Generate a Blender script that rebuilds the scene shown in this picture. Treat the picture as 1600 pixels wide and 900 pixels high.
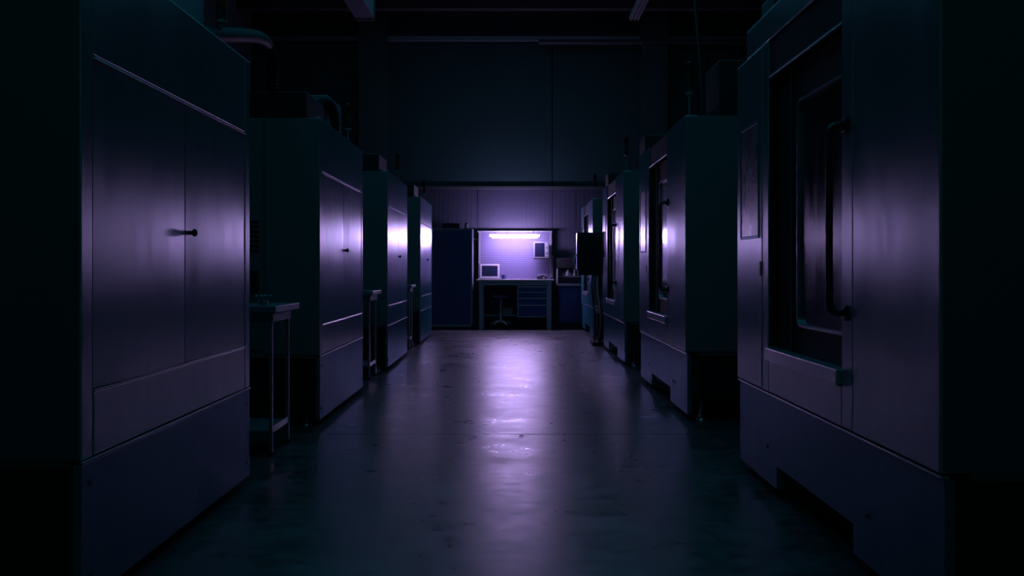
import bpy, bmesh, math, random
from mathutils import Vector, Matrix
random.seed(7)
for o in list(bpy.data.objects): bpy.data.objects.remove(o)
SC = bpy.context.scene
COL = SC.collection

# ------------------------------------------------------------------ camera
FPX = 1400.0; CX, CY, HC = 802.0, 421.0, 1.15
cd = bpy.data.cameras.new('camera'); cam = bpy.data.objects.new('camera', cd); COL.objects.link(cam)
cam.location = (0, 0, HC); cam.rotation_euler = (math.pi/2, 0, 0)
cd.sensor_width = 36; cd.lens = FPX/1600*36
cd.shift_x = -(CX-800)/1600; cd.shift_y = -(450-CY)/1600
cd.clip_start = 0.05; cd.clip_end = 100
SC.camera = cam
# ------------------------------------------------------------------ world, light, exposure
W = bpy.data.worlds.new('world'); SC.world = W; W.use_nodes = True
W.node_tree.nodes['Background'].inputs[0].default_value = (0.02, 0.54, 0.52, 1)
W.node_tree.nodes['Background'].inputs[1].default_value = 0.035
ad = bpy.data.lights.new('teal_ambient_fill', 'AREA'); ad.shape = 'RECTANGLE'; ad.size = 5; ad.size_y = 15  # unseen fill light added over the aisle to lift the darks
ad.color = (0.02, 0.55, 0.85); ad.energy = 75.0
al = bpy.data.objects.new('teal_ambient_fill', ad); COL.objects.link(al); al.location = (0, 8.0, 6.1)
LAMP_COLOR = (0.62, 0.43, 1.0); LAMP_STRENGTH = 170.0
SC.view_settings.view_transform = 'Standard'; SC.view_settings.look = 'None'
SC.view_settings.gamma = 1; SC.view_settings.exposure = 0.0

# ------------------------------------------------------------------ helpers
def at(px, py, d): return Vector(((px-CX)*d/FPX, d, HC-(py-CY)*d/FPX))
def X(px, d): return (px-CX)*d/FPX
def Z(py, d): return HC-(py-CY)*d/FPX

class MB:
    def __init__(s): s.bm = bmesh.new()
    def box(s, x0, x1, y0, y1, z0, z1, bev=0.0):
        b = bmesh.new()
        bmesh.ops.create_cube(b, size=1)
        bmesh.ops.scale(b, vec=(x1-x0, y1-y0, z1-z0), verts=b.verts)
        bmesh.ops.translate(b, vec=((x0+x1)/2, (y0+y1)/2, (z0+z1)/2), verts=b.verts)
        if bev > 0: bmesh.ops.bevel(b, geom=b.edges[:], offset=bev, segments=2, affect='EDGES', profile=0.5)
        return s.merge(b)
    def merge(s, b, mat=None, sm=False):
        for f in b.faces: f.smooth = sm
        if mat is not None: bmesh.ops.transform(b, matrix=mat, verts=b.verts)
        me = bpy.data.meshes.new('tmp'); b.to_mesh(me); b.free(); s.bm.from_mesh(me); bpy.data.meshes.remove(me)
        return s
    def cyl(s, p, q, r, r2=None, n=20):
        p, q = Vector(p), Vector(q); v = q-p
        b = bmesh.new()
        bmesh.ops.create_cone(b, cap_ends=True, segments=n, radius1=r, radius2=r if r2 is None else r2, depth=v.length)
        m = Matrix.Translation((p+q)/2) @ v.to_track_quat('Z', 'Y').to_matrix().to_4x4()
        return s.merge(b, m, True)
    def ball(s, c, r, sc=(1,1,1)):
        b = bmesh.new(); bmesh.ops.create_uvsphere(b, u_segments=16, v_segments=10, radius=r)
        return s.merge(b, Matrix.Translation(c) @ Matrix.Diagonal((*sc, 1)), True)
    def tube(s, pts, r, n=12, rf=None):
        pts = [Vector(p) for p in pts]; rings = []
        up = Vector((0.13, 0.31, 0.94)).normalized(); prev = None
        for i, p in enumerate(pts):
            t = (pts[min(i+1, len(pts)-1)]-pts[max(i-1, 0)]).normalized()
            a = t.cross(up) if prev is None else (prev - t*prev.dot(t))
            if a.length < 1e-4: a = t.cross(Vector((1, 0, 0)))
            a.normalize(); prev = a; c = t.cross(a); rr = r*(rf(i) if rf else 1)
            rings.append([s.bm.verts.new(p+a*math.cos(k*2*math.pi/n)*rr+c*math.sin(k*2*math.pi/n)*rr) for k in range(n)])
        for i in range(len(rings)-1):
            for k in range(n): s.bm.faces.new((rings[i][k], rings[i][(k+1) % n], rings[i+1][(k+1) % n], rings[i+1][k])).smooth = True
        s.bm.faces.new(rings[0][::-1]); s.bm.faces.new(rings[-1]); return s
    def lathe(s, c, prof, n=28):
        c = Vector(c); rings = []
        for r, z in prof:
            rings.append([s.bm.verts.new(c+Vector((r*math.cos(k*2*math.pi/n), r*math.sin(k*2*math.pi/n), z))) for k in range(n)])
        for i in range(len(rings)-1):
            for k in range(n): s.bm.faces.new((rings[i][k], rings[i][(k+1) % n], rings[i+1][(k+1) % n], rings[i+1][k])).smooth = True
        s.bm.faces.new(rings[0][::-1]); s.bm.faces.new(rings[-1]); return s
    def prism(s, poly, axis, a0, a1, bev=0):
        b = bmesh.new()
        def mk(u, v, a): return {'x': (a, u, v), 'y': (u, a, v), 'z': (u, v, a)}[axis]
        v0 = [b.verts.new(mk(u, v, a0)) for u, v in poly]; v1 = [b.verts.new(mk(u, v, a1)) for u, v in poly]
        n = len(poly); b.faces.new(v0); b.faces.new(v1[::-1])
        for i in range(n): b.faces.new((v0[i], v0[(i+1) % n], v1[(i+1) % n], v1[i]))
        bmesh.ops.recalc_face_normals(b, faces=b.faces)
        if bev: bmesh.ops.bevel(b, geom=b.edges[:], offset=bev, segments=2, affect='EDGES')
        return s.merge(b)
    def build(s, name, mat, parent=None, smooth=True):
        bmesh.ops.recalc_face_normals(s.bm, faces=s.bm.faces)
        me = bpy.data.meshes.new(name); s.bm.to_mesh(me); s.bm.free()
        if smooth:
            fl_ = [p.use_smooth for p in me.polygons]
            if any(fl_):
                me.set_sharp_from_angle(angle=math.radians(34))
                for p, f_ in zip(me.polygons, fl_): p.use_smooth = f_
        me.materials.append(mat)
        o = bpy.data.objects.new(name, me); COL.objects.link(o)
        if parent: o.parent = parent
        return o
def B(name, mat, parent, x0, x1, y0, y1, z0, z1, bev=0.003):
    return MB().box(x0, x1, y0, y1, z0, z1, bev).build(name, mat, parent)
def tag(o, label, cat, group=None):
    o['label'] = label; o['category'] = cat
    if group: o['group'] = group
    return o
def thing(name, label, cat, loc=(0, 0, 0), rz=0, group=None):
    o = bpy.data.objects.new(name, None); COL.objects.link(o); o.location = loc; o.rotation_euler = (0, 0, rz)
    o.empty_display_size = 0.1
    return tag(o, label, cat, group)
def struct(o): o['kind'] = 'structure'; return o
def kids(o): return [c for c in bpy.data.objects if c.parent == o]
def dup(root, loc, label):
    r = root.copy(); COL.objects.link(r); r.location = loc; r['label'] = label
    for ch in kids(root):
        c = ch.copy(); COL.objects.link(c); c.parent = r
        for g in kids(ch):
            d = g.copy(); COL.objects.link(d); d.parent = c
    return r

# ------------------------------------------------------------------ materials
def mat(name, col, rough=0.5, metal=0.0, spec=0.5, emis=None, es=0, aniso=0,
        nscale=None, stretch=(1, 1, 1), rvar=0.0, cvar=0.0, bump=0.0, bdist=0.002, fine=None, warp=0):
    m = bpy.data.materials.new(name); m.use_nodes = True
    nt = m.node_tree; n = nt.nodes; L = nt.links; p = n['Principled BSDF']
    p.inputs['Base Color'].default_value = (*col, 1); p.inputs['Roughness'].default_value = rough
    p.inputs['Metallic'].default_value = metal; p.inputs['Specular IOR Level'].default_value = spec
    if emis: p.inputs['Emission Color'].default_value = (*emis, 1); p.inputs['Emission Strength'].default_value = es
    if aniso:
        p.inputs['Anisotropic'].default_value = aniso
        tv = n.new('ShaderNodeCombineXYZ')          # vertically brushed sheet: highlight spreads across the grain
        tv.inputs[0].default_value = 0.03; tv.inputs[1].default_value = 1.0; tv.inputs[2].default_value = 0.03
        L.new(tv.outputs[0], p.inputs['Tangent'])
    if nscale:
        tc = n.new('ShaderNodeTexCoord'); oi = n.new('ShaderNodeObjectInfo')
        ad_ = n.new('ShaderNodeVectorMath'); ad_.operation = 'ADD'
        L.new(tc.outputs['Object'], ad_.inputs[0])
        sc_ = n.new('ShaderNodeVectorMath'); sc_.operation = 'MULTIPLY'
        L.new(oi.outputs['Location'], sc_.inputs[0]); sc_.inputs[1].default_value = (1.3, 1.7, 0)
        L.new(sc_.outputs[0], ad_.inputs[1])
        mp = n.new('ShaderNodeMapping'); mp.inputs['Scale'].default_value = stretch
        L.new(ad_.outputs[0], mp.inputs[0])
        nz = n.new('ShaderNodeTexNoise'); nz.inputs['Scale'].default_value = nscale
        nz.inputs['Detail'].default_value = 6; nz.inputs['Roughness'].default_value = 0.62
        L.new(mp.outputs[0], nz.inputs['Vector'])
        mr = n.new('ShaderNodeMapRange'); mr.inputs[1].default_value = 0.3; mr.inputs[2].default_value = 0.7
        mr.inputs[3].default_value = rough-rvar; mr.inputs[4].default_value = rough+rvar
        L.new(nz.outputs['Fac'], mr.inputs[0]); L.new(mr.outputs[0], p.inputs['Roughness'])
        mx = n.new('ShaderNodeMix'); mx.data_type = 'RGBA'
        mx.inputs[6].default_value = (*[c*(1-cvar) for c in col], 1)
        mx.inputs[7].default_value = (*[min(1, c*(1+cvar)) for c in col], 1)
        L.new(nz.outputs['Fac'], mx.inputs[0]); L.new(mx.outputs[2], p.inputs['Base Color'])
        if bump:
            src = nz
            if fine:
                src = n.new('ShaderNodeTexNoise'); src.inputs['Scale'].default_value = fine
                src.inputs['Detail'].default_value = 3
                L.new(ad_.outputs[0], src.inputs['Vector'])
            bp = n.new('ShaderNodeBump'); bp.inputs['Strength'].default_value = bump
            bp.inputs['Distance'].default_value = bdist
            L.new(src.outputs['Fac'], bp.inputs['Height']); L.new(bp.outputs[0], p.inputs['Normal'])
            if warp:
                # brushed metal: gaussian (Beckmann) lobe, narrower along the vertical grain
                gl = n.new('ShaderNodeBsdfAnisotropic'); gl.distribution = 'BECKMANN'
                gl.inputs['Anisotropy'].default_value = aniso
                tg = n.new('ShaderNodeCombineXYZ'); tg.inputs[0].default_value = 0.02; tg.inputs[1].default_value = 0.03; tg.inputs[2].default_value = 1.0
                L.new(tg.outputs[0], gl.inputs['Tangent']); L.new(mr.outputs[0], gl.inputs['Roughness']); L.new(mx.outputs[2], gl.inputs['Color'])
                L.new(bp.outputs[0], gl.inputs['Normal'])
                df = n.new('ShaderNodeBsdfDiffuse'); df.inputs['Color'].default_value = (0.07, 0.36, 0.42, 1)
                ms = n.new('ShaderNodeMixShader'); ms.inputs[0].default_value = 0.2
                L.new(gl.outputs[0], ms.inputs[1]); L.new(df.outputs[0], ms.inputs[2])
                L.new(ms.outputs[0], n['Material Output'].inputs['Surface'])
                mw = n.new('ShaderNodeMapping'); mw.inputs['Scale'].default_value = (1, 2.2, 0.45); L.new(ad_.outputs[0], mw.inputs[0])
                wz = n.new('ShaderNodeTexNoise'); wz.inputs['Scale'].default_value = 1.4; wz.inputs['Detail'].default_value = 2.5
                L.new(mw.outputs[0], wz.inputs['Vector'])
                b2 = n.new('ShaderNodeBump'); b2.inputs['Strength'].default_value = 1; b2.inputs['Distance'].default_value = warp
                L.new(wz.outputs['Fac'], b2.inputs['Height']); L.new(b2.outputs[0], bp.inputs['Normal'])
    return m
M_panel = mat('satin_grey_sheet_steel', (0.62, 0.64, 0.67), 0.375, 0.97, aniso=0.41, warp=0.008, nscale=2.2, stretch=(1, 3.0, 0.5), rvar=0.045, cvar=0.2, bump=0.45, bdist=0.0008, fine=160)
M_base = mat('dark_base_steel', (0.21, 0.27, 0.34), 0.38, 0.95, aniso=0.35, warp=0.006, nscale=2.0, stretch=(1, 3.5, 0.5), rvar=0.05, cvar=0.2, bump=0.2, bdist=0.0008, fine=220)
M_side = mat('shaded_side_grey', (0.16, 0.16, 0.16), 0.55, 0.0, nscale=3, rvar=0.05, cvar=0.1)  # dark tone stands in for shade on the unlit machine sides
M_edge = mat('bright_edge_steel', (0.62, 0.60, 0.66), 0.28, 0.8)
M_black = mat('black_plastic', (0.012, 0.012, 0.014), 0.45)
M_rubber = mat('black_rubber', (0.01, 0.01, 0.01), 0.6, spec=0.15)
M_dark = mat('dark_recess_paint', (0.018, 0.022, 0.03), 0.75, 0.0, spec=0.15)
M_glass = mat('dark_door_glass', (0.012, 0.014, 0.02), 0.16, 0.0, spec=1.0, nscale=5, stretch=(1, 2, 0.6), rvar=0.07, cvar=0.2)
M_smudge = mat('smudged_display_glass', (0.10, 0.10, 0.13), 0.3, 0.1, spec=0.9, nscale=4, stretch=(1, 2, 1), rvar=0.08, cvar=0.3)
M_steel = mat('brushed_steel', (0.40, 0.41, 0.44), 0.35, 0.85)
M_leg = mat('grey_leg_paint', (0.22, 0.24, 0.28), 0.4, 0.3)
M_blue = mat('navy_blue_paint', (0.012, 0.035, 0.13), 0.45)
M_grey = mat('light_grey_paint', (0.15, 0.15, 0.17), 0.45)
M_red = mat('red_lens', (0.15, 0.01, 0.008), 0.2)
M_amber = mat('amber_lens', (0.18, 0.05, 0.01), 0.2)
M_green = mat('dark_lens', (0.03, 0.03, 0.03), 0.2)
M_wall = mat('ribbed_grey_wall_sheet', (0.048, 0.050, 0.080), 0.5, 0.0, nscale=1.5, rvar=0.05, cvar=0.1)
M_upper = mat('dark_upper_wall_panel', (0.012, 0.046, 0.046), 0.65, 0.0, nscale=0.8, rvar=0.05, cvar=0.15)
M_ceil = mat('ceiling_sheet', (0.42, 0.45, 0.45), 0.8)
M_beam = mat('dark_steel_beam', (0.05, 0.06, 0.06), 0.6)
M_top = mat('worktop_laminate', (0.42, 0.38, 0.42), 0.35)
M_white = mat('off_white_plastic', (0.25, 0.24, 0.27), 0.4)
M_screen = mat('dark_screen', (0.006, 0.008, 0.02), 0.3, spec=0.12)
M_trim = mat('pale_trim', (0.40, 0.42, 0.46), 0.4)
M_lamp = mat('lamp_diffuser', (0.8, 0.8, 0.8), 0.5, emis=LAMP_COLOR, es=LAMP_STRENGTH)

def floor_mat():
    m = bpy.data.materials.new('sealed_concrete_floor'); m.use_nodes = True
    nt = m.node_tree; n = nt.nodes; L = nt.links; p = n['Principled BSDF']
    tc = n.new('ShaderNodeTexCoord')
    def noise(scale, det, st=(1, 1, 1), dist=0):
        mp = n.new('ShaderNodeMapping'); mp.inputs['Scale'].default_value = st; L.new(tc.outputs['Object'], mp.inputs[0])
        z = n.new('ShaderNodeTexNoise'); z.inputs['Scale'].default_value = scale; z.inputs['Detail'].default_value = det
        z.inputs['Roughness'].default_value = 0.6; z.inputs['Distortion'].default_value = dist
        L.new(mp.outputs[0], z.inputs['Vector']); return z
    a = noise(2.4, 3, (0.9, 1.2, 1), 0.2); b = noise(11, 3, (0.9, 1.2, 1), 0.2); b3 = noise(7, 3, (0.9, 1.2, 1), 0.2); c = noise(70, 5)
    mix = n.new('ShaderNodeMath'); mix.operation = 'ADD'; L.new(a.outputs['Fac'], mix.inputs[0]); L.new(b.outputs['Fac'], mix.inputs[1])
    mr = n.new('ShaderNodeMapRange'); mr.inputs[1].default_value = 0.65; mr.inputs[2].default_value = 1.35
    mr.inputs[3].default_value = 0.24; mr.inputs[4].default_value = 0.44
    L.new(mix.outputs[0], mr.inputs[0]); L.new(mr.outputs[0], p.inputs['Roughness'])
    cr = n.new('ShaderNodeMapRange'); cr.inputs[1].default_value = 0.7; cr.inputs[2].default_value = 1.3
    cr.inputs[3].default_value = 0.55; cr.inputs[4].default_value = 1.35
    L.new(mix.outputs[0], cr.inputs[0])
    vm = n.new('ShaderNodeVectorMath'); vm.operation = 'SCALE'; vm.inputs[0].default_value = (0.05, 0.05, 0.055)
    L.new(cr.outputs[0], vm.inputs['Scale']); L.new(vm.outputs[0], p.inputs['Base Color'])
    h = n.new('ShaderNodeMath'); h.operation = 'MULTIPLY_ADD'; L.new(b3.outputs['Fac'], h.inputs[0]); h.inputs[1].default_value = 2.2
    L.new(c.outputs['Fac'], h.inputs[2])
    bp = n.new('ShaderNodeBump'); bp.inputs['Strength'].default_value = 0.22; bp.inputs['Distance'].default_value = 0.0016
    L.new(h.outputs[0], bp.inputs['Height']); L.new(bp.outputs[0], p.inputs['Normal'])
    p.inputs['Specular IOR Level'].default_value = 0.95
    return m
M_floor = floor_mat()
M_joint = mat('joint_filler', (0.015, 0.015, 0.015), 0.8)

def peg_mat():
    m = bpy.data.materials.new('perforated_panel'); m.use_nodes = True
    nt = m.node_tree; n = nt.nodes; L = nt.links; p = n['Principled BSDF']
    tc = n.new('ShaderNodeTexCoord'); s = n.new('ShaderNodeVectorMath'); s.operation = 'SCALE'; s.inputs['Scale'].default_value = 1/0.038
    L.new(tc.outputs['Object'], s.inputs[0]); f = n.new('ShaderNodeVectorMath'); f.operation = 'FRACTION'; L.new(s.outputs[0], f.inputs[0])
    sp = n.new('ShaderNodeSeparateXYZ'); L.new(f.outputs[0], sp.inputs[0])
    def inner(o):
        a = n.new('ShaderNodeMath'); a.operation = 'COMPARE'; L.new(o, a.inputs[0]); a.inputs[1].default_value = 0.5; a.inputs[2].default_value = 0.2; return a
    a = inner(sp.outputs[0]); b = inner(sp.outputs[2])
    mu = n.new('ShaderNodeMath'); mu.operation = 'MULTIPLY'; L.new(a.outputs[0], mu.inputs[0]); L.new(b.outputs[0], mu.inputs[1])
    mx = n.new('ShaderNodeMix'); mx.data_type = 'RGBA'; L.new(mu.outputs[0], mx.inputs[0])
    mx.inputs[6].default_value = (0.11, 0.10, 0.19, 1); mx.inputs[7].default_value = (0.015, 0.015, 0.02, 1)
    L.new(mx.outputs[2], p.inputs['Base Color']); p.inputs['Roughness'].default_value = 0.5
    return m
M_peg = peg_mat()

# ------------------------------------------------------------------ structure
YB = 18.0; XL, XR = -5.2, 5.2; ZC = 6.6; Y0 = -4.0
fl = struct(MB().box(XL-.1, XR+.1, Y0, YB+.3, -.15, -.02).build('floor', M_joint))
JY = 6.26
B('floor_slab', M_floor, fl, XL, XR, Y0, JY-.006, -.02, 0, .003)
B('floor_slab', M_floor, fl, XL, XR, JY+.006, YB, -.02, 0, .003)
struct(MB().box(XL-.1, XR+.1, Y0, YB+.3, ZC, ZC+.15).build('ceiling', M_ceil))
M_wside = mat('grey_side_wall', (0.05, 0.07, 0.07), 0.7)
struct(MB().box(XL-.1, XL, Y0, YB+.3, 0, ZC).build('wall_left', M_wside))
struct(MB().box(XR, XR+.1, Y0, YB+.3, 0, ZC).build('wall_right', M_wside))
wb = struct(MB().box(XL, XR, YB, YB+.3, 0, ZC).build('wall_back', M_upper))
# lower ribbed sheets: joints where the photo shows them
xs = [XL+.02, -4.0, -2.95, -1.9, -0.72, X(863, YB), X(900, YB), 2.45, 3.6, XR-.02]
ZL = Z(295, YB-.06)
for a, b in zip(xs[:-1], xs[1:]):
    m = MB(); m.box(a+.006, b-.006, YB-.03, YB-.001, 0.0, ZL, .003)
    k = a+.05
    while k < b-.06:
        m.box(k, k+.015, YB-.033, YB-.029, 0.0, ZL-.01, .002); k += .092
    m.build('wall_sheet', M_wall, wb)
# upper panels hanging slightly proud
xu = [XL+.02, -4.1, -2.9, X(863, YB-.1), 2.55, 3.9, XR-.02]
for a, b in zip(xu[:-1], xu[1:]):
    B('upper_wall_panel', M_upper, wb, a+.008, b-.008, YB-.10, YB-.001, ZL+.05, 5.68, .006)
struct(MB().box(XL+.02, XR-.02, YB-.16, YB-.002, ZL-.01, ZL+.045, .004).build('trim_1', M_beam))
struct(MB().box(XL+.02, XR-.02, YB-.16, YB-.002, 5.70, 5.80, .006).build('trim_2', M_leg))
# steel columns against the back wall
for px0, px1, nm in ((561, 603, 'l'), (1003, 1043, 'r')):
    a, b = X(px0, YB-.4), X(px1, YB-.4)
    m = MB(); m.box(a, b, YB-.44, YB-.42, 0, ZC); m.box(a, b, YB-.19, YB-.17, 0, ZC); m.box((a+b)/2-.01, (a+b)/2+.01, YB-.42, YB-.19, 0, ZC)
    o = m.build('steel_column', M_beam); tag(o, 'dark steel H-section column by the back wall on the %s side of the aisle' % ('left' if nm == 'l' else 'right'), 'column')
# roof beams
for y, z, lab in ((16.9, 6.05, 'dark roof beam crossing the hall nearest the back wall'), (12.6, 6.25, 'dark roof beam crossing the hall above the middle of the aisle'), (7.5, 6.25, 'dark roof beam crossing above the near machines')):
    m = MB(); m.box(XL+.01, XR-.01, y-.09, y+.09, z, z+.02); m.box(XL+.01, XR-.01, y-.09, y+.09, ZC-.02, ZC-.001); m.box(XL+.01, XR-.01, y-.008, y+.008, z+.02, ZC-.02)
    tag(m.build('roof_beam', M_beam), lab, 'beam')

# ------------------------------------------------------------------ left cabinet-fronted machines
LX = -1.41; LW = 1.87; LY = [2.924, 6.53, 10.05, 13.62]
def signal_tower(root, x, y, zb, flip=1):
    t = MB(); t.box(x-.035, x+.035, y-.035, y+.035, zb-.002, zb+.012, .003); t.cyl((x, y, zb+.01), (x, y, zb+.19), .009); t.cyl((x, y, zb+.185), (x, y, zb+.20), .03)
    st = t.build('signal_tower', M_steel, root)
    for i, (mm) in enumerate((M_green, M_amber, M_red)):
        z = zb+.20+i*.07
        MB().lathe((x, y, z), [(.024, 0), (.027, .004), (.027, .056), (.024, .06)], 20).build('signal_lens', mm, st)
        MB().cyl((x, y, z+.059), (x, y, z+.071), .0285).build('lens_ring', M_black, st)
    MB().lathe((x, y, zb+.41), [(.028, 0), (.027, .015), (.012, .022)], 20).build('tower_cap', M_black, st)
    return st
def foot(root, x, y, h=.05):
    f = MB(); f.cyl((x, y, 0), (x, y, .014), .042, .034); f.cyl((x, y, .012), (x, y, h+.01), .012); f.cyl((x, y, .022), (x, y, .034), .022, n=6)
    return f.build('foot', M_steel, root)
def bolt(root, x, y, z, s=1):
    return MB().cyl((x, y, z), (x+.006*s, y, z), .011, .009, n=12).build('bolt', M_black, root)

def left_machine():
    r = thing('cabinet_machine', '', 'machine', (LX, LY[0], 0), 0, 'machines with double-door cabinets along the left side of the aisle')
    D = -2.3
    B('body', M_side, r, D, -.03, .004, LW-.004, .5, 2.255, .006)
    B('side_panel', M_side, r, D+.08, -.42, -.008, .006, .56, 2.20, .003)
    B('side_panel', M_side, r, -.40, -.003, -.008, -.0005, .53, 2.25, .002)
    B('base', M_black, r, D+.02, -.05, .03, LW-.03, .06, .5, .004)
    B('gap_shade_backing', M_black, r, -.034, -.0285, .002, LW-.002, .51, 2.25, 0)  # black sheet added to deepen the shade in the door gaps
    B('corner_post', M_panel, r, -.032, 0, 0, .079, .524, 2.26, .004)
    B('corner_post', M_panel, r, -.032, 0, LW-.079, LW, .524, 2.26, .004)
    B('top_panel', M_panel, r, -.03, -.001, .088, LW-.088, 1.872, 2.26, .003)
    B('lower_panel', M_panel, r, -.03, -.001, .088, LW-.088, .526, .738, .003)
    for k in (0, 1):
        y0 = .088 if k == 0 else .938; y1 = .927 if k == 0 else LW-.088
        n_ = 14; sg = .008
        m = MB(); b = m.bm; F = []
        for i in range(n_+1):
            u = i/n_; y = y0+(y1-y0)*u; x = -.003+sg*(1-(2*u-1)**2)*.9
            F.append((b.verts.new((x, y, .750)), b.verts.new((x, y, 1.852)), b.verts.new((-.028, y, .750)), b.verts.new((-.028, y, 1.852))))
        for i in range(n_):
            p, q = F[i], F[i+1]
            b.faces.new((p[0], q[0], q[1], p[1])).smooth = True
            b.faces.new((p[2], p[3], q[3], q[2])); b.faces.new((p[1], q[1], q[3], p[3])); b.faces.new((p[0], p[2], q[2], q[0]))
        b.faces.new((F[0][0], F[0][1], F[0][3], F[0][2])); b.faces.new((F[-1][0], F[-1][2], F[-1][3], F[-1][1]))
        d = m.build('door', M_panel, r)
        if k == 1:
            kb = MB(); kb.cyl((-.002, .985, 1.31), (.014, .985, 1.31), .009); kb.ball((.020, .985, 1.31), .017, (.7, 1, 1)); kb.build('knob', M_black, d)
    B('edge_strip', M_edge, r, -.004, .007, .083, LW-.083, 1.856, 1.864, .002)
    B('edge_strip', M_edge, r, -.004, .006, .083, LW-.083, .741, .7465, .0015)
    B('edge_strip', M_edge, r, -.004, .006, .0, LW, .514, .520, .0015)
    B('base_panel', M_base, r, -.03, 0, 0, LW, .05, .510, .004)
    for y in (.06, LW-.06):
        for z in (.13, .44): bolt(r, -.001, y, z)
    for x in (-.12, D+.15):
        for y in (.10, LW-.10): foot(r, x, y, .06)
    signal_tower(r, -.12, LW-.10, 2.255)
    g = B('control_box', M_leg, r, -.50, -.15, 1.02, 1.60, 2.255, 2.62, .008)
    B('junction_box', M_black, r, -1.6, -.10, .01, .62, 2.255, 2.45, .008)
    v = MB()
    for k in range(7): v.box(-.62, -.44, -.016, -.006, 1.28+k*.035, 1.295+k*.035, .002)
    v.build('vent', M_black, r)
    s = MB(); s.box(-.50, -.44, -.03, -.006, 1.00, 1.14, .004); s.cyl((-.47, -.05, 1.08), (-.47, -.006, 1.08), .016); s.build('isolator_switch', M_black, r)
    return r
lm = left_machine()
lm['label'] = 'nearest machine on the left, grey double-door front with small black knob'
LL = ['second machine on the left, brightly reflecting double-door front behind the nearest steel table',
      'third machine on the left, between the second and third narrow steel tables',
      'farthest machine on the left, beside the tall blue locker']
lms = [lm]+[dup(lm, (LX, LY[i+1], 0), LL[i]) for i in range(3)]
for r_ in lms[2:]:
    for c in kids(r_):
        if c.name.startswith('control_box'): bpy.data.objects.remove(c)
# corrugated hose: nearest left machine
def corr(i): return 1.0 if i % 2 else 0.82
def bez(p0, p1, p2, p3, n):
    out = []
    for i in range(n+1):
        t = i/n; a, b, c, d = (1-t)**3, 3*t*(1-t)**2, 3*t*t*(1-t), t**3
        out.append(Vector(p0)*a+Vector(p1)*b+Vector(p2)*c+Vector(p3)*d)
    return out
hp = bez((-.15, 1.45, 2.30), (-.10, 2.35, 2.50), (-.40, 3.85, 3.02), (-.41, 3.85, 2.50), 100)
hp = [p+Vector((LX, LY[0], 0)) for p in hp]
tag(MB().tube(hp, .045, 14, corr).build('corrugated_hose', M_rubber), 'black corrugated hose arching from the nearest left machine to the box on the second', 'hose')
hp = bez((-.20, .75, 2.44), (-.12, .95, 2.62), (-.12, 1.2, 2.55), (-.14, 1.30, 2.25), 50)
MB().tube(hp, .045, 12, corr).build('exhaust_hose', M_rubber, lms[1])
MB().cyl((-.17, .55, 2.25), (-.17, .55, 2.50), .03).build('pipe_stub', M_grey, lms[2])

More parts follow.
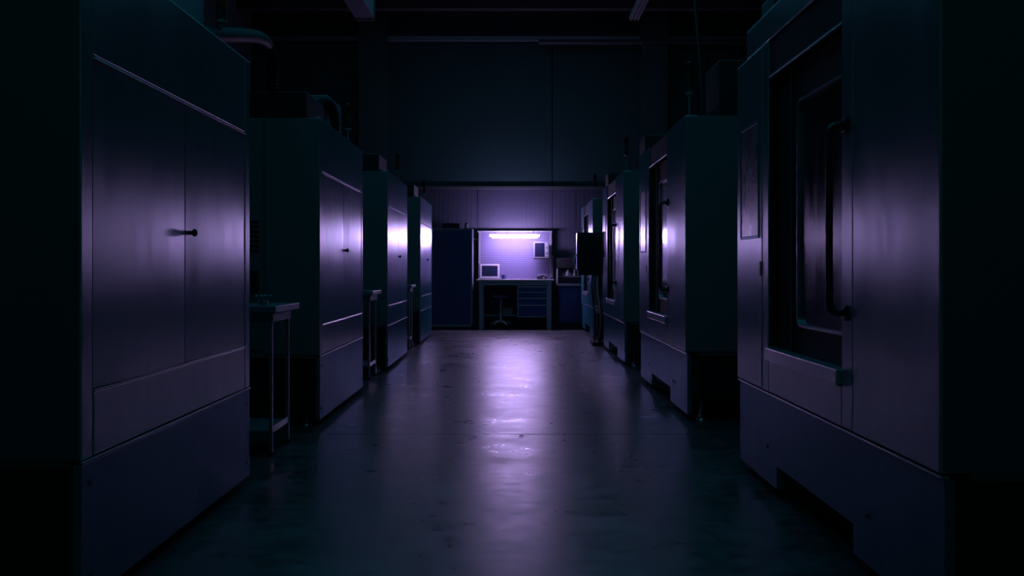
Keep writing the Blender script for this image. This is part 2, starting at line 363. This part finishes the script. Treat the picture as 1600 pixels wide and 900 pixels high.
# ------------------------------------------------------------------ right machines with sliding glass doors
RX = 1.30; RW = 2.47; RY = [2.73, 6.77, 10.57, 14.70]
def right_machine():
    r = thing('machining_centre', '', 'machine', (RX, RY[0], 0), 0, 'machines with recessed glass doors along the right side of the aisle')
    D = 2.35
    B('body', M_side, r, .095, D, .004, RW-.004, .5, 2.31, .006)
    B('side_panel', M_side, r, .003, .60, -.008, -.0005, .53, 2.31, .002)
    B('side_panel', M_side, r, .62, D-.08, -.008, .006, .56, 2.26, .003)
    B('base', M_black, r, .05, D-.02, .03, RW-.03, .17, .5, .004)
    B('front_panel', M_panel, r, 0, .097, 0, .703, .527, 2.315, .005)
    B('door_stile', M_panel, r, .003, .097, .714, .826, .527, 2.315, .004)
    B('header_panel', M_dark, r, .012, .097, .828, 1.838, 2.135, 2.312, .003)
    B('edge_strip', M_edge, r, .002, .02, .828, 1.838, 2.124, 2.134, .002)
    B('jamb', M_black, r, .006, .052, 1.834, 1.8425, .757, 2.12, .001)
    # recessed door leaf: ring round a rounded window
    y0, y1, z0, z1 = .829, 1.833, .756, 2.123; a0, a1, c0, c1 = .87, 1.52, .885, 1.945
    R = .05
    def rr(a0, a1, c0, c1, R, n=6):
        P = []
        for cx, cz, s in ((a1-R, c1-R, 0), (a0+R, c1-R, 1), (a0+R, c0+R, 2), (a1-R, c0+R, 3)):
            for k in range(n+1):
                t = (s+k/n)*math.pi/2; P.append((cx+R*math.cos(t), cz+R*math.sin(t)))
        return P
    def ring(outer, inner, x0, x1):
        m = MB(); b = m.bm; n = len(inner)
        V = [[b.verts.new((x, u, v)) for u, v in pl] for x in (x0, x1) for pl in (outer, inner)]
        for i in range(n):
            j = (i+1) % n
            b.faces.new((V[0][i], V[0][j], V[1][j], V[1][i])); b.faces.new((V[2][i], V[3][i], V[3][j], V[2][j]))
            b.faces.new((V[1][i], V[1][j], V[3][j], V[3][i])); b.faces.new((V[0][i], V[2][i], V[2][j], V[0][j]))
        return m
    inner = rr(a0, a1, c0, c1, R)
    door = ring(rr(y0, y1, z0, z1, .002), inner, .050, .092).build('sliding_door', M_dark, r)
    MB().prism(inner, 'x', .062, .072).build('window_glass', M_glass, door)
    ring(rr(a0-.006, a1+.006, c0-.006, c1+.006, R+.006), rr(a0+.006, a1-.006, c0+.006, c1-.006, R-.006), .044, .066).build('window_gasket', M_steel, door)
    ins = B('inner_door_frame', M_dark, r, .035, .052, 1.56, 1.60, .76, 2.12, .003)
    B('sill', M_edge, r, -.018, .06, .83, 1.838, .690, .752, .004)
    B('lower_panel', M_panel, r, .002, .097, .828, 1.838, .527, .686, .003)
    B('front_stile', M_panel, r, .001, .097, 1.843, 1.945, .527, 2.315, .003)
    fp = B('front_panel', M_panel, r, 0, .097, 1.955, RW, .527, 2.315, .005)
    B('display_window', M_smudge, r, -.003, .01, 2.02, 2.37, 1.33, 1.925, .003)
    fr = MB(); fr.box(-.006, .005, 2.008, 2.02, 1.318, 1.937, .002); fr.box(-.006, .005, 2.37, 2.382, 1.318, 1.937, .002)
    fr.box(-.006, .005, 2.008, 2.382, 1.318, 1.33, .002); fr.box(-.006, .005, 2.008, 2.382, 1.925, 1.937, .002); fr.build('display_frame', M_base, r)
    MB().prism([(1.985+.014*math.cos(t*math.pi/6), (1.18 if t < 6.5 and t >= 0 else 1.13)+.014*math.sin(t*math.pi/6)) for t in range(12)], 'x', -.004, .01).build('lock_slot', M_black, r)
    B('edge_strip', M_edge, r, .004, .03, 0, RW, .510, .518, .002)
    P = [(0, .05), (.74, .05), (.74, .163), (1.74, .163), (1.74, .05), (RW, .05), (RW, .508), (0, .508)]
    MB().prism(P, 'x', .016, .048, .003).build('base_panel', M_base, r)
    for y, z in ((.60, .235), (1.90, .235)): bolt(r, .016, y, z, -1)
    for x in (.14, D-.15):
        for y in (.10, RW-.10): foot(r, x, y, .18)
    pts = [(.004, .77, 1.70)]+bez((-.02, .77, 1.715), (-.062, .77, 1.715), (-.066, .77, 1.70), (-.066, .77, 1.64), 8)+bez((-.066, .77, 1.06), (-.066, .77, .99), (-.062, .77, .98), (-.02, .77, .98), 8)+[(.004, .77, .995)]
    h = MB().tube(pts, .014, 14).build('door_handle', M_black, r)
    MB().box(-.012, .004, .745, .795, 1.685, 1.745, .004).build('handle_mount', M_black, h)
    MB().box(-.012, .004, .745, .795, .95, 1.01, .004).build('handle_mount', M_black, h)
    signal_tower(r, .05, .10, 2.31)
    B('electrical_box', M_black, r, .26, 1.3, .02, .5, 2.31, 2.74, .01)
    return r
rm = right_machine()
rm['label'] = 'nearest machine on the right, wide dark glass door with long vertical handle'
RL = ['second machine on the right, bright panel beside glass door and cut-out base',
      'third machine on the right, just nearer than the black control terminal',
      'farthest machine on the right, partly hidden behind the black control terminal']
rms = [rm]+[dup(rm, (RX, RY[i+1], 0), RL[i]) for i in range(3)]
for r in rms:
    for c in kids(r):
        if r is rm and c.name.startswith(('signal_tower', 'electrical_box')):
            for g in kids(c): bpy.data.objects.remove(g)
            bpy.data.objects.remove(c)
B('hood', M_panel, rm, 0, .9, 0, 2.26, 2.317, 2.47, .006)
B('hood_duct', M_black, rm, .08, .5, 2.0, 2.26, 2.47, 2.62, .01)
# diagonal cable down to the second right machine
tag(MB().tube(bez((1.93, 9.9, 6.5), (1.72, 9.2, 4.8), (1.55, 7.5, 3.4), (1.485, 7.0, 2.312), 30), .012, 8).build('hanging_cable', M_rubber),
    'thin black cable slanting down from the roof to the second right machine', 'cable')

# ------------------------------------------------------------------ narrow steel tables in the gaps on the left
def table(y0, y1, label, first=None):
    r = thing('steel_table', label, 'table', (LX-.07, y0, 0), 0, 'narrow steel tables between the left machines')
    w = y1-y0
    B('tabletop', M_leg, r, -.72, .03, -.06, w+.12, .885, .925, .004)
    B('apron', M_leg, r, -.70, .0, -.01, w+.01, .825, .886, .003)
    for x in (-.03, -.69):
        for y in (-.0, w-.022): 
            l = B('leg', M_steel, r, x, x+.022, y, y+.022, .02, .83, .002)
            MB().cyl((x+.011, y+.011, 0), (x+.011, y+.011, .022), .018).build('leg_foot', M_rubber, l)
    B('stretcher', M_steel, r, -.026, -.012, .022, w-.022, .135, .175, .002)
    B('lower_shelf', M_leg, r, -.69, -.026, .0, w, .14, .16, .002)
    return r
table(5.53, 5.96, 'steel table with thin legs between the first and second left machines')
table(9.30, 9.74, 'steel table with thin legs between the second and third left machines')
table(12.88, 13.22, 'steel table with thin legs between the third and fourth left machines')
# valve wheel lying on the nearest table
vx, vy = X(411, 5.62), 5.62
v = thing('hand_valve', 'small metal hand valve with cross handle standing on the nearest steel table', 'valve', (vx, vy, .925))
m = MB(); m.cyl((0, 0, 0), (0, 0, .045), .016); m.cyl((-.03, 0, .02), (.03, 0, .02), .011); m.build('valve_body', M_steel, v)
m = MB(); m.cyl((-.045, 0, .058), (.045, 0, .058), .006); m.cyl((0, -.045, .058), (0, .045, .058), .006); m.cyl((0, 0, .04), (0, 0, .062), .009)
for a in ((-.045, 0), (.045, 0), (0, -.045), (0, .045)): m.ball((*a, .058), .009)
m.build('cross_handle', M_steel, v)

# ------------------------------------------------------------------ control terminal between third and fourth right machines
ty = 13.62
t = thing('control_terminal', 'black operator terminal on a post with loose cables between the last two right machines', 'terminal', (X(932, ty), ty, 0))
ox = X(932, ty)
a, b = X(902, ty)-ox, X(944.5, ty)-ox
zt, zb = Z(363, ty), Z(423, ty)
h = B('housing', M_black, t, a, b, 0, .14, zb, zt, .008)
B('lit_side_strip', M_edge, h, a-.008, a+.004, .01, .13, zb+.02, zt-.02, .003)  # bright steel strip imitates light on the thin left side
B('rear_cover', M_dark, t, a+.05, b-.04, -.02, .01, zb+.06, zt-.06, .006)
B('rear_rib', M_black, t, a+.02, b-.02, -.012, .01, (zb+zt)/2-.01, (zb+zt)/2+.01, .003)
B('keyboard_shelf', M_dark, t, a+.02, b-.01, -.03, .30, Z(430, ty), zb, .006)
B('screen', M_screen, t, a+.04, b-.04, .138, .144, zb+.05, zt-.05, .002)
B('post', M_dark, t, .015, .075, .05, .11, .05, zb, .004)
B('foot_plate', M_dark, t, -.07, .14, -.12, .30, .0, .05, .006)
for i, (dx, r_) in enumerate(((-.06, .010), (.03, .013), (.10, .009))):
    MB().tube(bez((dx, .03, Z(430, ty)), (dx-.06, -.05, .75), (dx+.09, -.12, .45), (dx*.6, -.03, .05), 24)+[Vector((dx*.6, .1, .02))], r_, 8).build('cable', M_rubber if i != 1 else M_steel, t)
m = MB(); m.box(-.03, .05, -.03, .05, .48, .60, .005); m.cyl((.01, -.06, .52), (.01, -.03, .52), .022); m.build('connector_box', M_steel, t)
MB().tube(bez((a-.005, .05, Z(398, ty)), (a-.09, .02, Z(402, ty)), (a-.05, .02, Z(420, ty)), (a+.03, .02, Z(428, ty)), 14), .010, 8).build('coiled_lead', M_edge, t)

# ------------------------------------------------------------------ workbench
BY = 17.10; BB = 17.82
x0, x1 = X(744, BY), X(866, BY); zt = Z(436.5, BY)
wbh = thing('workbench', 'long workbench with pale top below the purple lamp at the end of the aisle', 'workbench', (.03, BY, 0))
o = .03
B('worktop', M_top, wbh, x0-o, x1-o, 0, .70, zt-.035, zt, .004)
B('apron', M_leg, wbh, x0-o+.05, x1-o-.05, .03, .06, zt-.115, zt-.035, .002)
for px0, px1 in ((748.5, 755), (855, 861.5)):
    for yy in (.02, .60):
        B('leg', M_leg, wbh, X(px0, BY)-o, X(px1, BY)-o, yy, yy+.07, 0, zt-.035, .003)
B('lower_shelf', M_leg, wbh, X(755, BY)-o, X(855, BY)-o, .40, .64, .235, .26, .003)
for px in (749.5, 860.5):
    B('upright', M_grey, wbh, X(px, 17.8)-o-.02, X(px, 17.8)-o+.02, .66, .70, zt, 1.90, .003)
B('top_rail', M_leg, wbh, X(748, 17.8)-o-.02, X(861, 17.8)-o+.02, .62, .70, 1.885, 1.915, .003)
B('pegboard', M_peg, wbh, X(750.5, 17.8)-o, X(859.5, 17.8)-o, .665, .68, zt+.002, 1.883, .001)
# drawer unit hanging beneath the worktop
da, db = X(808.5, BY+.05), X(855, BY+.05)
du = thing('drawer_unit', 'navy drawer unit with pale edges hung under the right half of the workbench', 'drawer unit', ((da+db)/2, BY+.05, Z(495.5, BY+.05)))
h0 = zt-.036-Z(495.5, BY+.05); hw = (db-da)/2-.001
z0_ = du.location.z
ys = [447, 455.5, 465, 476, 494.5]
m = MB(); m.box(-hw, -hw+.012, 0, .5, 0, h0, .001); m.box(hw-.012, hw, 0, .5, 0, h0, .001); m.box(-hw, hw, 0, .5, 0, .012, .001); m.box(-hw, hw, .49, .5, 0, h0); m.box(-hw, hw, 0, .5, h0-.01, h0, .001)
m.build('carcass', M_trim, du)
for i in range(4):
    zz1 = Z(ys[i], BY+.05)-z0_-.006; zz0 = Z(ys[i+1], BY+.05)-z0_+.008
    d = B('drawer', M_blue, du, -hw+.015, hw-.015, -.006, .45, zz0, zz1-.012, .003)
    B('handle_rail', M_trim, d, -hw+.015, hw-.015, -.016, .01, zz1-.014, zz1, .002)
# purple lamp
la, lb = X(765, 17.25), X(843.5, 17.25); lz = Z(369, 17.25)
lp = thing('bench_lamp', 'glowing purple-white tube lamp hung above the workbench', 'lamp', ((la+lb)/2, 17.25, lz))
hl = (lb-la)/2
prof = [(-.036, .026), (.036, .026), (.034, -.012), (.018, -.032), (-.018, -.032), (-.034, -.012)]
m = MB(); b = m.bm
P = [b.verts.new((-hl, y, z)) for y, z in [(-.036, .026), (.036, .026), (.036, .01), (-.036, .01)]]
m.bm.free(); m = MB(); b = m.bm
n = len(prof); A0 = [b.verts.new((-hl-( .0), y, z)) if z > 0 else b.verts.new((-hl+.03 if z > -.02 else -hl+.05, y, z)) for y, z in prof]
A1 = [b.verts.new((hl, y, z)) if z > 0 else b.verts.new((hl-.03 if z > -.02 else hl-.05, y, z)) for y, z in prof]
b.faces.new(A0); b.faces.new(A1[::-1])
for i in range(n): b.faces.new((A0[i], A0[(i+1) % n], A1[(i+1) % n], A1[i]))
m.build('diffuser', M_lamp, lp, smooth=False)
B('housing', M_grey, lp, -hl+.03, hl-.03, -.02, .02, .027, .036, .002)
for s in (-1, 1):
    MB().tube([(s*(hl-.12), 0, .034), (s*(hl-.12), .15, .085), (s*(hl-.12), .48, .095)], .006, 8).build('lamp_arm', M_leg, lp)

for s in (-1, 1):
    B('end_light_stop', M_black, lp, min(s*hl, s*(hl+.012)), max(s*hl, s*(hl+.012)), -.038, .038, -.034, .036, .003)  # opaque caps added to cut the lamp's sideways light
# laptop
ly = 17.42; lx = X(765, ly)
lt = thing('laptop', 'open laptop with dark screen and pale border on the left of the workbench', 'laptop', (lx, ly, zt))
B('keyboard_base', M_white, lt, -.215, .215, -.17, .10, .0, .024, .006)
k = MB()
for r_ in range(4):
    for c in range(12): k.box(-.18+c*.030, -.156+c*.030, -.12+r_*.04, -.088+r_*.04, .0235, .027, .001)
k.build('keys', M_black, lt)
lidm = Matrix.Translation((0, .10, .02)) @ Matrix.Rotation(math.radians(-16), 4, 'X')
def tilted(name, mat_, parent, *bx, bev=.004):
    m = MB(); m.box(*bx, bev); bmesh.ops.transform(m.bm, matrix=lidm, verts=m.bm.verts); return m.build(name, mat_, parent)
lid = tilted('lid', M_white, lt, -.19, .19, -.012, .012, 0, .285, bev=.006)
tilted('screen', M_screen, lid, -.155, .155, -.016, -.011, .035, .250, bev=.002)
# little stylus on a stand to the left of the laptop
sx = X(749.5, 17.62)
sy = thing('stylus_stand', 'small pale upright stylus leaning behind the left corner of the laptop', 'stylus', (sx, 17.62, zt))
MB().lathe((0, 0, 0), [(.03, 0), (.03, .012), (.01, .02)]).build('stand_base', M_grey, sy)
MB().cyl((0, 0, .015), (0, 0, .30), .007).cyl((0, 0, .295), (-.03, 0, .35), .009).build('stylus_stem', M_grey, sy)
# mug
mx_ = X(786.5, 17.35)
mg = thing('mug', 'dark mug with handle just right of the laptop', 'mug', (mx_, 17.35, zt))
MB().lathe((0, 0, 0), [(.033, 0), (.036, .006), (.038, .085), (.034, .085), (.032, .012)]).build('cup', M_blue, mg)
MB().tube([(.034, 0, .07), (.058, 0, .068), (.062, 0, .045), (.055, 0, .022), (.034, 0, .018)], .006, 8).build('handle', M_blue, mg)
# measuring instrument
ix = X(847, 17.4)
ig = thing('bench_scale', 'small bench scale with pale platform near the right end of the workbench', 'scale', (ix, 17.4, zt))
MB().prism([(-.10, 0), (.10, 0), (.10, .03), (.055, .055), (-.10, .055)], 'y', -.07, .09, .004).build('scale_body', M_black, ig)
B('platform', M_white, ig, -.09, .09, -.06, .08, .078, .092, .003)
MB().cyl((0, .01, .05), (0, .01, .08), .03).build('load_post', M_steel, ig)
MB().cyl((.03, -.078, .028), (.03, -.068, .028), .016).build('dial', M_white, ig)
# jar
jx = X(863, 17.3)
j = thing('small_jar', 'little dark jar at the extreme right end of the workbench', 'jar', (jx-.012, 17.32, zt))
MB().lathe((0, 0, 0), [(.024, 0), (.026, .004), (.026, .04), (.02, .046)]).build('jar_body', M_black, j)
MB().lathe((0, 0, .045), [(.023, 0), (.023, .012), (.02, .014)]).build('lid', M_steel, j)
# wall monitor box on arm
my = 17.50; ma, mb_ = X(834, my), X(858, my); mz0, mz1 = Z(403, my), Z(378, my)
mo = thing('panel_computer', 'boxy panel computer with dark square screen mounted on the pegboard right side', 'computer', ((ma+mb_)/2, my, (mz0+mz1)/2))
hw = (mb_-ma)/2; hh = (mz1-mz0)/2
B('case', M_grey, mo, -hw, hw, 0, .10, -hh, hh, .006)
B('screen', M_screen, mo, -hw+.02, hw-.09, -.006, .004, -hh+.025, hh-.02, .002)
B('button_strip', M_leg, mo, hw-.078, hw-.012, -.005, .004, -hh+.03, hh-.02, .002)
for k_ in range(4): MB().cyl((hw-.045, -.012, hh-.06-k_*.055), (hw-.045, -.004, hh-.06-k_*.055), .013).build('button', M_black if k_ % 2 else M_white, mo)
B('lower_tray', M_black, mo, -hw, hw, -.02, .10, -hh-.025, -hh-.002, .003)
B('wall_bracket', M_leg, mo, -.05, .05, .098, .266, -.05, .05, .003)
# handset on the right upright
hx = X(863.5, 17.6)
hs = thing('hanging_scanner', 'hand scanner with coiled lead hung from the right upright of the workbench', 'scanner', (hx, 17.68, Z(392, 17.68)))
m = MB(); m.box(-.018, .02, 0, .05, -.10, .10, .01); m.box(-.018, .03, -.05, .03, .05, .12, .008); m.build('scanner_body', M_black, hs)
MB().tube(bez((.0, .02, -.10), (.05, 0, -.2), (-.03, 0, -.35), (.01, .02, -.55), 20), .006, 8).build('lead', M_white, hs)
B('hook', M_steel, hs, -.04, -.01, .06, .10, .0, .03, .002)
B('scanner_cradle', M_grey, hs, -.022, .035, .045, .065, -.06, .06, .003)

# stool
sx, sy_ = X(782.5, 17.36), 17.36
st = thing('work_stool', 'round low stool with dark seat tucked under the workbench', 'stool', (sx, sy_, 0))
MB().lathe((0, 0, Z(466, sy_)), [(.12, 0), (.158, .012), (.165, .03), (.155, .046), (.10, .054)], 32).build('seat', M_blue, st)
MB().cyl((0, 0, .12), (0, 0, Z(465.5, sy_)), .022).cyl((0, 0, .12), (0, 0, .35), .032).build('gas_post', M_steel, st)
for k_ in range(5):
    a = k_*2*math.pi/5+.3; c, s = math.cos(a), math.sin(a)
    l = MB().tube([(0, 0, .15), (.12*c, .12*s, .13), (.22*c, .22*s, .085)], .016, 8).build('base_leg', M_steel, st)
    MB().cyl((.215*c-.012*s, .215*s+.012*c, .032), (.215*c+.012*s, .215*s-.012*c, .032), .032).cyl((.215*c, .215*s, .04), (.215*c, .215*s, .09), .008).build('castor', M_black, l)
# box on lower shelf
bx = thing('storage_box', 'small dark storage box on the low shelf behind the stool', 'box', (X(793, 17.6), 17.6, .26))
B('box_body', M_side, bx, -.10, .10, -.08, .08, 0, .12, .004)
B('box_lid', M_leg, bx, -.105, .105, -.085, .085, .12, .135, .003)

# ------------------------------------------------------------------ blue locker
ly0 = 17.12; a, b = X(663, ly0), X(738, ly0); zt_ = Z(357, ly0)
lk = thing('metal_locker', 'tall navy two-door metal locker left of the workbench', 'locker', ((a+b)/2, ly0, 0))
hw = (b-a)/2
B('carcass', M_leg, lk, -hw, hw, .012, .55, .05, zt_, .004)
B('plinth', M_black, lk, -hw+.02, hw-.02, .04, .53, 0, .05, .003)
for s in (-1, 1):
    xx0, xx1 = (-hw+.035, -.003) if s < 0 else (.003, hw-.035)
    d = B('door', M_blue, lk, xx0, xx1, -.004, .014, .10, zt_-.035, .004)
    if s > 0:
        MB().cyl((.03, -.018, Z(429, ly0)), (.03, -.004, Z(429, ly0)), .012).build('lock_knob', M_steel, d)
B('rim', M_grey, lk, -hw, hw, -.004, .012, zt_-.03, zt_+.002, .003)
B('rim', M_grey, lk, hw-.032, hw, -.004, .012, .06, zt_-.03, .003)
B('rim', M_grey, lk, -hw, -hw+.032, -.004, .012, .06, zt_-.03, .003)
B('rim', M_leg, lk, -hw, hw, -.004, .012, .06, .095, .003)
it = thing('pump_bottle', 'small pale container standing on top of the tall locker', 'container', (X(728.5, 17.3), 17.3, zt_))
MB().lathe((0, 0, 0), [(.03, 0), (.036, .01), (.04, .07), (.03, .09)]).build('container_body', M_white, it)
MB().lathe((0, 0, .088), [(.028, 0), (.03, .02), (.02, .03)]).build('cap', M_black, it)
cb = thing('cardboard_box', 'low dark box lying on top of the locker beside the pale container', 'box', (X(706, 17.35), 17.35, zt_))
B('box_body', M_dark, cb, -.17, .15, -.12, .12, 0, .10, .004); B('box_lid', M_dark, cb, -.175, .155, -.125, .125, .085, .105, .003)

# conduit between locker and bench panel
tag(MB().cyl((X(738, 17.9), 17.94, Z(374, 17.94)), (X(747, 17.9), 17.94, Z(374, 17.94)), .018).build('conduit', M_grey),
    'short grey conduit on the wall between the locker and the pegboard', 'conduit')

# ------------------------------------------------------------------ blue machine right of bench
cy0 = 17.24; a = X(872, cy0); b_ = 1.60
tc_ = thing('tool_presetter', 'blue cabinet with dark tilted console standing right of the workbench', 'cabinet', ((a+b_)/2, cy0, 0))
hw = (b_-a)/2
B('plinth', M_black, tc_, -hw+.05, hw-.03, .05, .55, 0, .12, .004)
B('cabinet_body', M_blue, tc_, -hw+.02, hw-.01, .02, .60, .12, Z(447, cy0), .005)
B('cabinet_door', M_blue, tc_, -hw+.05, .0, .008, .024, .16, Z(452, cy0), .004)
B('cabinet_door', M_blue, tc_, .006, hw-.05, .008, .024, .16, Z(452, cy0), .004)
B('counter', M_leg, tc_, -hw, hw, -.03, .62, Z(447, cy0), Z(443.5, cy0), .004)
B('console', M_dark, tc_, -hw, hw, .02, .60, Z(443.5, cy0), Z(433, cy0), .01)
B('console_edge', M_grey, tc_, -hw-.012, -hw+.002, .0, .60, Z(446, cy0), Z(420, cy0), .004)
B('table_plate', M_grey, tc_, -hw+.01, hw, .05, .58, Z(433, cy0), Z(431.5, cy0), .002)
B('screen', M_black, tc_, -hw+.0, -hw+.42, .30, .34, Z(419, cy0+.3), Z(404, cy0+.3), .004)
B('screen_frame', M_dark, tc_, -hw-.010, -hw+.43, .345, .36, Z(431, cy0+.3), Z(403, cy0+.3), .003)
m = MB(); m.lathe((-hw+.20, .18, Z(431.5, cy0)), [(.07, 0), (.07, .02), (.045, .03), (.04, .07), (.02, .09), (.018, .12)], 20); m.build('tool_holder', M_steel, tc_)
m = MB(); m.lathe((-hw+.33, .14, Z(431.5, cy0)), [(.03, 0), (.03, .05), (.02, .06), (.02, .14)], 16); m.build('gauge_post', M_steel, tc_)

# ------------------------------------------------------------------ roof: lamp fixture, duct, pipe
fz = 5.2
fa, fb = X(983, 14.6), X(999, 14.6)
f = thing('ceiling_light', 'unlit fluorescent fitting hanging at the top right of the aisle', 'ceiling light', ((fa+fb)/2, 13.8, fz))
hw = (fb-fa)/2
B('light_housing', M_grey, f, -hw, hw, -.8, .8, .02, .07, .004)
for s in (-1, 0, 1): MB().cyl((s*.055, -.77, .006), (s*.055, .77, .006), .013).build('tube', M_white, f)
for y in (-.5, .5): MB().cyl((0, y, .07), (0, y, ZC-fz), .004, n=8).build('suspension_rod', M_steel, f)
da_, db_ = X(557, 14.6), X(586, 14.6)
d = thing('air_duct', 'dark square air duct running along the roof at upper left', 'duct', ((da_+db_)/2, 13.0, 5.2))
B('duct_body', M_leg, d, -.15, .15, -4, 1.6, 0, .28, .006)
for y in (-3, -1.5, 0, 1.45): B('flange', M_beam, d, -.17, .17, y, y+.04, -.02, .30, .003)
for y in (-2.5, 1.0): MB().cyl((0, y, .28), (0, y, ZC-5.2), .006, n=8).build('suspension_rod', M_steel, d)
tag(MB().tube([(.5, 17.6, 5.62), (4.9, 17.6, 5.62)], .05, 12).build('service_pipe', M_beam), 'dark service pipe crossing high before the back wall at right', 'pipe')

# tiny scrap on the floor near the joint
m = MB(); m.tube([(0, 0, .004), (.012, .004, .010), (.022, -.004, .004), (.030, .006, .006)], .003, 6)
o = m.build('metal_shaving', M_black); o.location = (X(811, 6.22), 6.15, 0)
tag(o, 'tiny dark shaving on the floor by the concrete joint', 'scrap')
